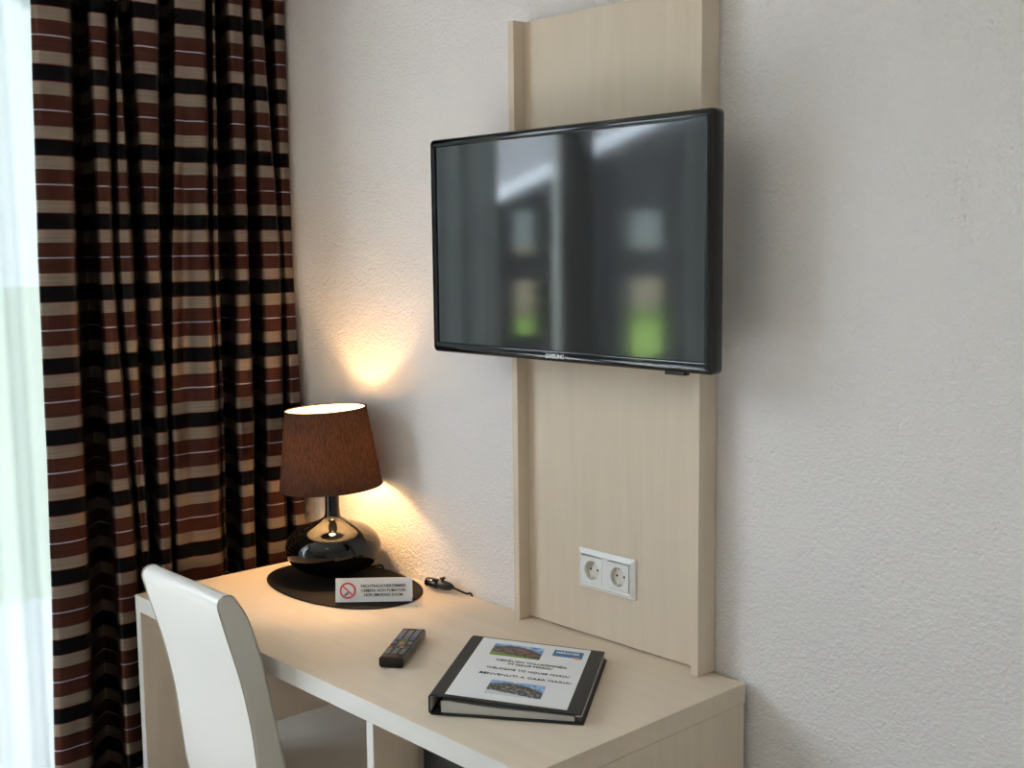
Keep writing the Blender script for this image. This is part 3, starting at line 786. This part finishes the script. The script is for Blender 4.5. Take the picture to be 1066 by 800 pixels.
# two printed landscape pictures: sky, wooded mountain, meadow / snow (vertex bands in the mesh)
def picture(x0, x1, y0, y1, snow):
    mt, nt, b = mat_base('printed snowy view' if snow else 'printed summer view')
    tc = N(nt, 'ShaderNodeTexCoord'); sp = N(nt, 'ShaderNodeSeparateXYZ'); nt.links.new(tc.outputs['Object'], sp.inputs[0])
    u = N(nt, 'ShaderNodeMapRange'); u.inputs['From Min'].default_value = x0; u.inputs['From Max'].default_value = x1; nt.links.new(sp.outputs['X'], u.inputs['Value'])
    v = N(nt, 'ShaderNodeMapRange'); v.inputs['From Min'].default_value = y0; v.inputs['From Max'].default_value = y1; nt.links.new(sp.outputs['Y'], v.inputs['Value'])
    nz = N(nt, 'ShaderNodeTexNoise', Scale=90.0 if not snow else 160.0, Detail=5.0); nt.links.new(tc.outputs['Object'], nz.inputs['Vector'])
    # ridge height = .86 - 1.1*(u-.42)^2 + noise
    def m_(op, a, c=None, cv=None):
        k = N(nt, 'ShaderNodeMath', operation=op); nt.links.new(a, k.inputs[0])
        if c is not None: nt.links.new(c, k.inputs[1])
        if cv is not None: k.inputs[1].default_value = cv
        return k.outputs[0]
    du = m_('SUBTRACT', u.outputs[0], cv=0.40); d2 = m_('MULTIPLY', du, du); d3 = m_('MULTIPLY', d2, cv=-1.15)
    rg = m_('ADD', d3, cv=0.82); n2 = m_('MULTIPLY', nz.outputs['Fac'], cv=0.12); rg2 = m_('ADD', rg, n2)
    h = m_('SUBTRACT', v.outputs[0], rg2)
    sky = m_('GREATER_THAN', h, cv=0.0)
    skc = N(nt, 'ShaderNodeValToRGB'); nt.links.new(nz.outputs['Fac'], skc.inputs[0])
    skc.color_ramp.elements[0].position = 0.4; skc.color_ramp.elements[1].position = 0.65
    skc.color_ramp.elements[0].color = (0.08, 0.28, 0.62, 1); skc.color_ramp.elements[1].color = (0.45, 0.60, 0.80, 1)
    hl = N(nt, 'ShaderNodeValToRGB'); nt.links.new(nz.outputs['Fac'], hl.inputs[0])
    if snow:
        cols = [(0.35, (0.02, 0.02, 0.025)), (0.5, (0.09, 0.08, 0.07)), (0.62, (0.22, 0.21, 0.20)), (0.72, (0.6, 0.62, 0.66))]
    else:
        cols = [(0.35, (0.035, 0.05, 0.035)), (0.5, (0.12, 0.08, 0.07)), (0.62, (0.28, 0.15, 0.13)), (0.72, (0.14, 0.10, 0.09))]
    hl.color_ramp.elements[0].position = cols[0][0]; hl.color_ramp.elements[0].color = (*cols[0][1], 1)
    hl.color_ramp.elements[1].position = cols[1][0]; hl.color_ramp.elements[1].color = (*cols[1][1], 1)
    for p_, c_ in cols[2:]:
        e = hl.color_ramp.elements.new(p_); e.color = (*c_, 1)
    mx = N(nt, 'ShaderNodeMix', data_type='RGBA'); nt.links.new(sky, mx.inputs[0]); nt.links.new(hl.outputs[0], mx.inputs[6]); nt.links.new(skc.outputs[0], mx.inputs[7])
    # meadow / snow at the foot, mostly at the left
    ft = m_('MULTIPLY', u.outputs[0], cv=-0.25); ft2 = m_('ADD', ft, cv=0.22); ft3 = m_('ADD', ft2, m_('MULTIPLY', nz.outputs['Fac'], cv=0.12)); fm = m_('SUBTRACT', v.outputs[0], ft3)
    low = m_('LESS_THAN', fm, cv=0.0)
    m2 = N(nt, 'ShaderNodeMix', data_type='RGBA'); nt.links.new(low, m2.inputs[0]); nt.links.new(mx.outputs[2], m2.inputs[6])
    m2.inputs[7].default_value = (0.62, 0.66, 0.70, 1) if snow else (0.22, 0.36, 0.04, 1)
    nt.links.new(m2.outputs[2], b.inputs['Base Color']); b.inputs['Roughness'].default_value = 0.5
    quad_on_cover('printed_picture', x0, x1, y0, y1, mt, sheet, 0.0008, 0.0002)
picture(0.056, 0.151, 0.222, 0.285, False)
picture(0.0885, 0.186, 0.037, 0.100, True)
quad_on_cover('printed_logo', 0.170, 0.226, 0.2545, 0.288, M['blue'], sheet, 0.0008, 0.0002)
AC = Matrix.Translation((0, 0, 0)) @ Matrix.Rotation(-math.atan(sl), 4, 'Y')
def on_cover(lx, ly, lift=0.0010): return Matrix.Translation(cov(lx, ly, lift)) @ AC
text('lettering', 'MERANER', 0.0125, M['white_print'], sheet, on_cover(0.197, 0.2745), width=0.044, bold=0.0002)
bm = bmesh.new(); pts = [(0.207+0.0145*t, 0.2545+0.0035*math.sin(t*PI)) for t in [i/10 for i in range(11)]] + [(0.2215+0.007, 0.2555), (0.226, 0.250), (0.219, 0.2475), (0.213, 0.2495)]
f_ = [bm.verts.new(cov(x, y, 0.0011)) for x, y in pts]; bm.faces.new(f_)
obj('logo_swoosh', bm, M['orange'], sheet)
for s_, xc, yc, wd_ in (('HERZLICH WILLKOMMEN', 0.141, 0.1985, 0.130), ('IM HAUS MARIA!', 0.141, 0.184, 0.082),
                        ('WELCOME TO HOUSE MARIA!', 0.142, 0.156, 0.152), ('BENVENUTI A CASA MARIA!', 0.143, 0.1265, 0.166)):
    text('lettering', s_, 0.0118, M['ink'], sheet, on_cover(xc, yc), width=wd_)
box('spine_lining', (0.0029, 0.002, 0.0036), (0.0036, BD-0.002, z_sp-0.0050), M['pages'], bd)
# pages inside and ring mechanism
bm = extrude_poly([(0.020, 0.0032), (BW-0.012, 0.0032), (BW-0.012, z_rt-tk-0.003), (0.10, z_sp-0.018), (0.030, z_sp-0.0115), (0.020, z_sp-0.013)], 'y', 0.006, BD-0.010)
obj('pages', bm, M['pages'], bd, bevel=0.0012)
bm = bmesh.new()
add_box(bm, (0.0075, 0.03, 0.0032), (0.019, BD-0.03, 0.0052))
for ry in (0.117, 0.197):
    tube_bm([(0.0095, ry, 0.005), (0.0088, ry, 0.018), (0.013, ry, 0.026), (0.0185, ry, 0.028)], 0.0013, 8, 4, bm)
obj('ring_mechanism', bm, M['steel'], bd)
# pale pocket lining that shows as a thin line along the right edge, dark block below stands in for the shaded gap
bm = extrude_poly([(BW-0.010, z_rt-tk-0.0016), (BW+0.0012, z_rt-tk-0.0016), (BW+0.0012, z_rt-tk-0.0004), (BW-0.010, z_rt-tk-0.0004)], 'y', 0.001, BD-0.001)
obj('pocket_lining', bm, M['pages'], bd)
bm = extrude_poly([(BW-0.010, 0.0031), (BW+0.001, 0.0031), (BW-0.002, z_rt-tk-0.0020), (BW-0.010, z_rt-tk-0.0020)], 'y', 0.004, BD-0.003)
obj('gap_shade_block', bm, M['binder'], bd)

# ------------------------------------------------------------------ outdoors
g = box('ground_terrace', (-3.85, -12, -0.30), (WX-0.26, 8, -0.12), M['paving']); g['kind'] = 'structure'
g = box('ground_lawn', (-60, -60, -0.30), (-3.9, 45, -0.16), M['lawn']); g['kind'] = 'structure'
cp = thing('timber_shelter', 'dark timber shelter with open bays and a white roof edge outside the window', 'shelter', (-4.0, 0, -0.16))
def roofz(y): return 1.85 + 0.16 + (-(y) - 3.77)*0.374 if y > -6.2 else 2.92 - (-(y) - 6.2)*0.374
def wallpoly(y0, y1, z0, z1=None):
    if z1 is None: return [(y0, z0), (y1, z0), (y1, roofz(y1)-0.03), (y0, roofz(y0)-0.03)]
    return [(y0, z0), (y1, z0), (y1, z1), (y0, z1)]
bm = bmesh.new()
o_ = 0.16
for pl in (wallpoly(-3.96, -3.0, 0), wallpoly(-5.12, -4.41, 0), wallpoly(-6.2, -5.60, 0), wallpoly(-9.2, -6.2, 0),
           wallpoly(-4.41, -3.96, 1.79+o_), wallpoly(-5.62, -5.10, 1.80+o_),
           wallpoly(-4.41, -3.96, 1.32+o_, 1.50+o_), wallpoly(-5.62, -5.10, 1.31+o_, 1.53+o_),
           wallpoly(-4.41, -3.96, 0, 0.95+o_), wallpoly(-5.63, -5.03, 0, 0.70+o_)):
    extrude_poly(pl, 'x', -0.12, 0.0, bm)
obj('timber_wall', bm, M['timber'], cp)
for y0, y1 in ((-6.2, -2.8), (-9.4, -6.2)):
    pl = [(y0, roofz(y0 if y0 != -6.2 else -6.2)-0.02), (y1, roofz(y1)-0.02), (y1, roofz(y1)+0.06), (y0, roofz(y0)+0.06)]
    obj('fascia', extrude_poly(pl, 'x', 0.0, 0.03), M['fascia'], cp)
    pl = [(p[0], p[1]) for p in pl]
    obj('roof', extrude_poly(pl, 'x', -2.2, -0.0), M['roof_tile'], cp)
for y in (-3.1, -6.2, -9.1):
    box('post', (-2.1, y-0.07, 0), (-1.96, y+0.07, roofz(y)-0.03), M['timber'], cp)
hs = thing('garden_house', 'white rendered house with a tan base across the lawn outside', 'house', (-20, -14, -0.16))
boxes('wall', [((-6, -20, 1.75), (0, -2, 4.4))], M['render_white'], hs)
boxes('plinth', [((-6.02, -20.02, 0), (0.02, -1.98, 1.75))], M['render_tan'], hs)
pl = [(0.7, 4.3), (-3, 8.2), (-6.7, 4.3)]
obj('roof', extrude_poly(pl, 'y', -20.6, -1.4), M['roof_tile'], hs)
for y in (-18, -14.5, -11, -7.5, -4):
    fr_ = boxes('window', [((0.0, y-0.6, 2.0), (0.06, y+0.6, 3.0))], M['window_frame'], hs)
    box('pane', (0.06, y-0.5, 2.1), (0.075, y+0.5, 2.9), M['black_gloss'], fr_)

# ------------------------------------------------------------------ light
W = bpy.data.worlds.new('World'); S.world = W; W.use_nodes = True
nt = W.node_tree; nt.nodes.clear()
bg = nt.nodes.new('ShaderNodeBackground'); out = nt.nodes.new('ShaderNodeOutputWorld')
bg.inputs['Color'].default_value = (0.80, 0.88, 1.0, 1); bg.inputs['Strength'].default_value = 12.5
nt.links.new(bg.outputs[0], out.inputs[0])
sl_ = bpy.data.lights.new('sun', 'SUN'); sl_.energy = 24.0; sl_.color = (1.0, 0.98, 0.95); sl_.angle = math.radians(1.2)
so_ = bpy.data.objects.new('sun', sl_); link(so_)
dirv = Vector((0.62, -0.40, -0.68)).normalized()
so_.rotation_euler = dirv.to_track_quat('-Z', 'Y').to_euler()
so_.location = (-10, 8, 12)
# daylight guide: the window opening itself
pl_ = bpy.data.lights.new('window_portal', 'AREA'); pl_.shape = 'RECTANGLE'; pl_.size = OZ1-OZ0; pl_.size_y = OY1-OY0
pl_.cycles.is_portal = True
po = bpy.data.objects.new('window_portal', pl_); link(po)
po.location = (WX-0.16, (OY0+OY1)/2, (OZ0+OZ1)/2); po.rotation_euler = (0, -PI/2, 0)

# round ceiling lamp in the middle of the room
cl = thing('ceiling_lamp', 'round white glass ceiling lamp in the middle of the room', 'ceiling lamp', (0.45, -1.45, CZ))
obj('lamp_plate', lathe_bm([(0.0, 0.0), (0.17, 0.0), (0.17, -0.02), (0.0, -0.02)], 48), M['white_plastic'], cl)
obj('lamp_glass', lathe_bm([(0.165, -0.02), (0.165, -0.045), (0.14, -0.075), (0.09, -0.095), (0.0, -0.102)], 48), emis('lit opal glass', (1.0, 0.84, 0.66), 3.5), cl, smooth=True)

# ------------------------------------------------------------------ camera
cam = bpy.data.cameras.new('camera'); co = bpy.data.objects.new('camera', cam); link(co)
cam.sensor_width = 36.0; cam.lens = 1232.702*36/1066; cam.clip_start = 0.05
Rv = Vector((0.67978751, 0.73331822, -0.01154661)); Uv = Vector((-0.07587849, 0.08598134, 0.99340307)); Fv = Vector((-0.72947337, 0.67442686, -0.11409212))
m3 = Matrix((Rv, Uv, -Fv)).transposed().to_4x4()
m3.translation = Vector((1.80646986, -1.72143039, 1.53744546))
co.matrix_world = m3
S.camera = co
vs = S.view_settings
S.display_settings.display_device = 'sRGB'
vs.view_transform = 'Standard'; vs.look = 'None'; vs.gamma = 1.0; vs.exposure = 0.28; vs.use_curve_mapping = False
S.cycles.max_bounces = 12; S.cycles.diffuse_bounces = 6; S.cycles.transparent_max_bounces = 16
S.cycles.sample_clamp_indirect = 0.0
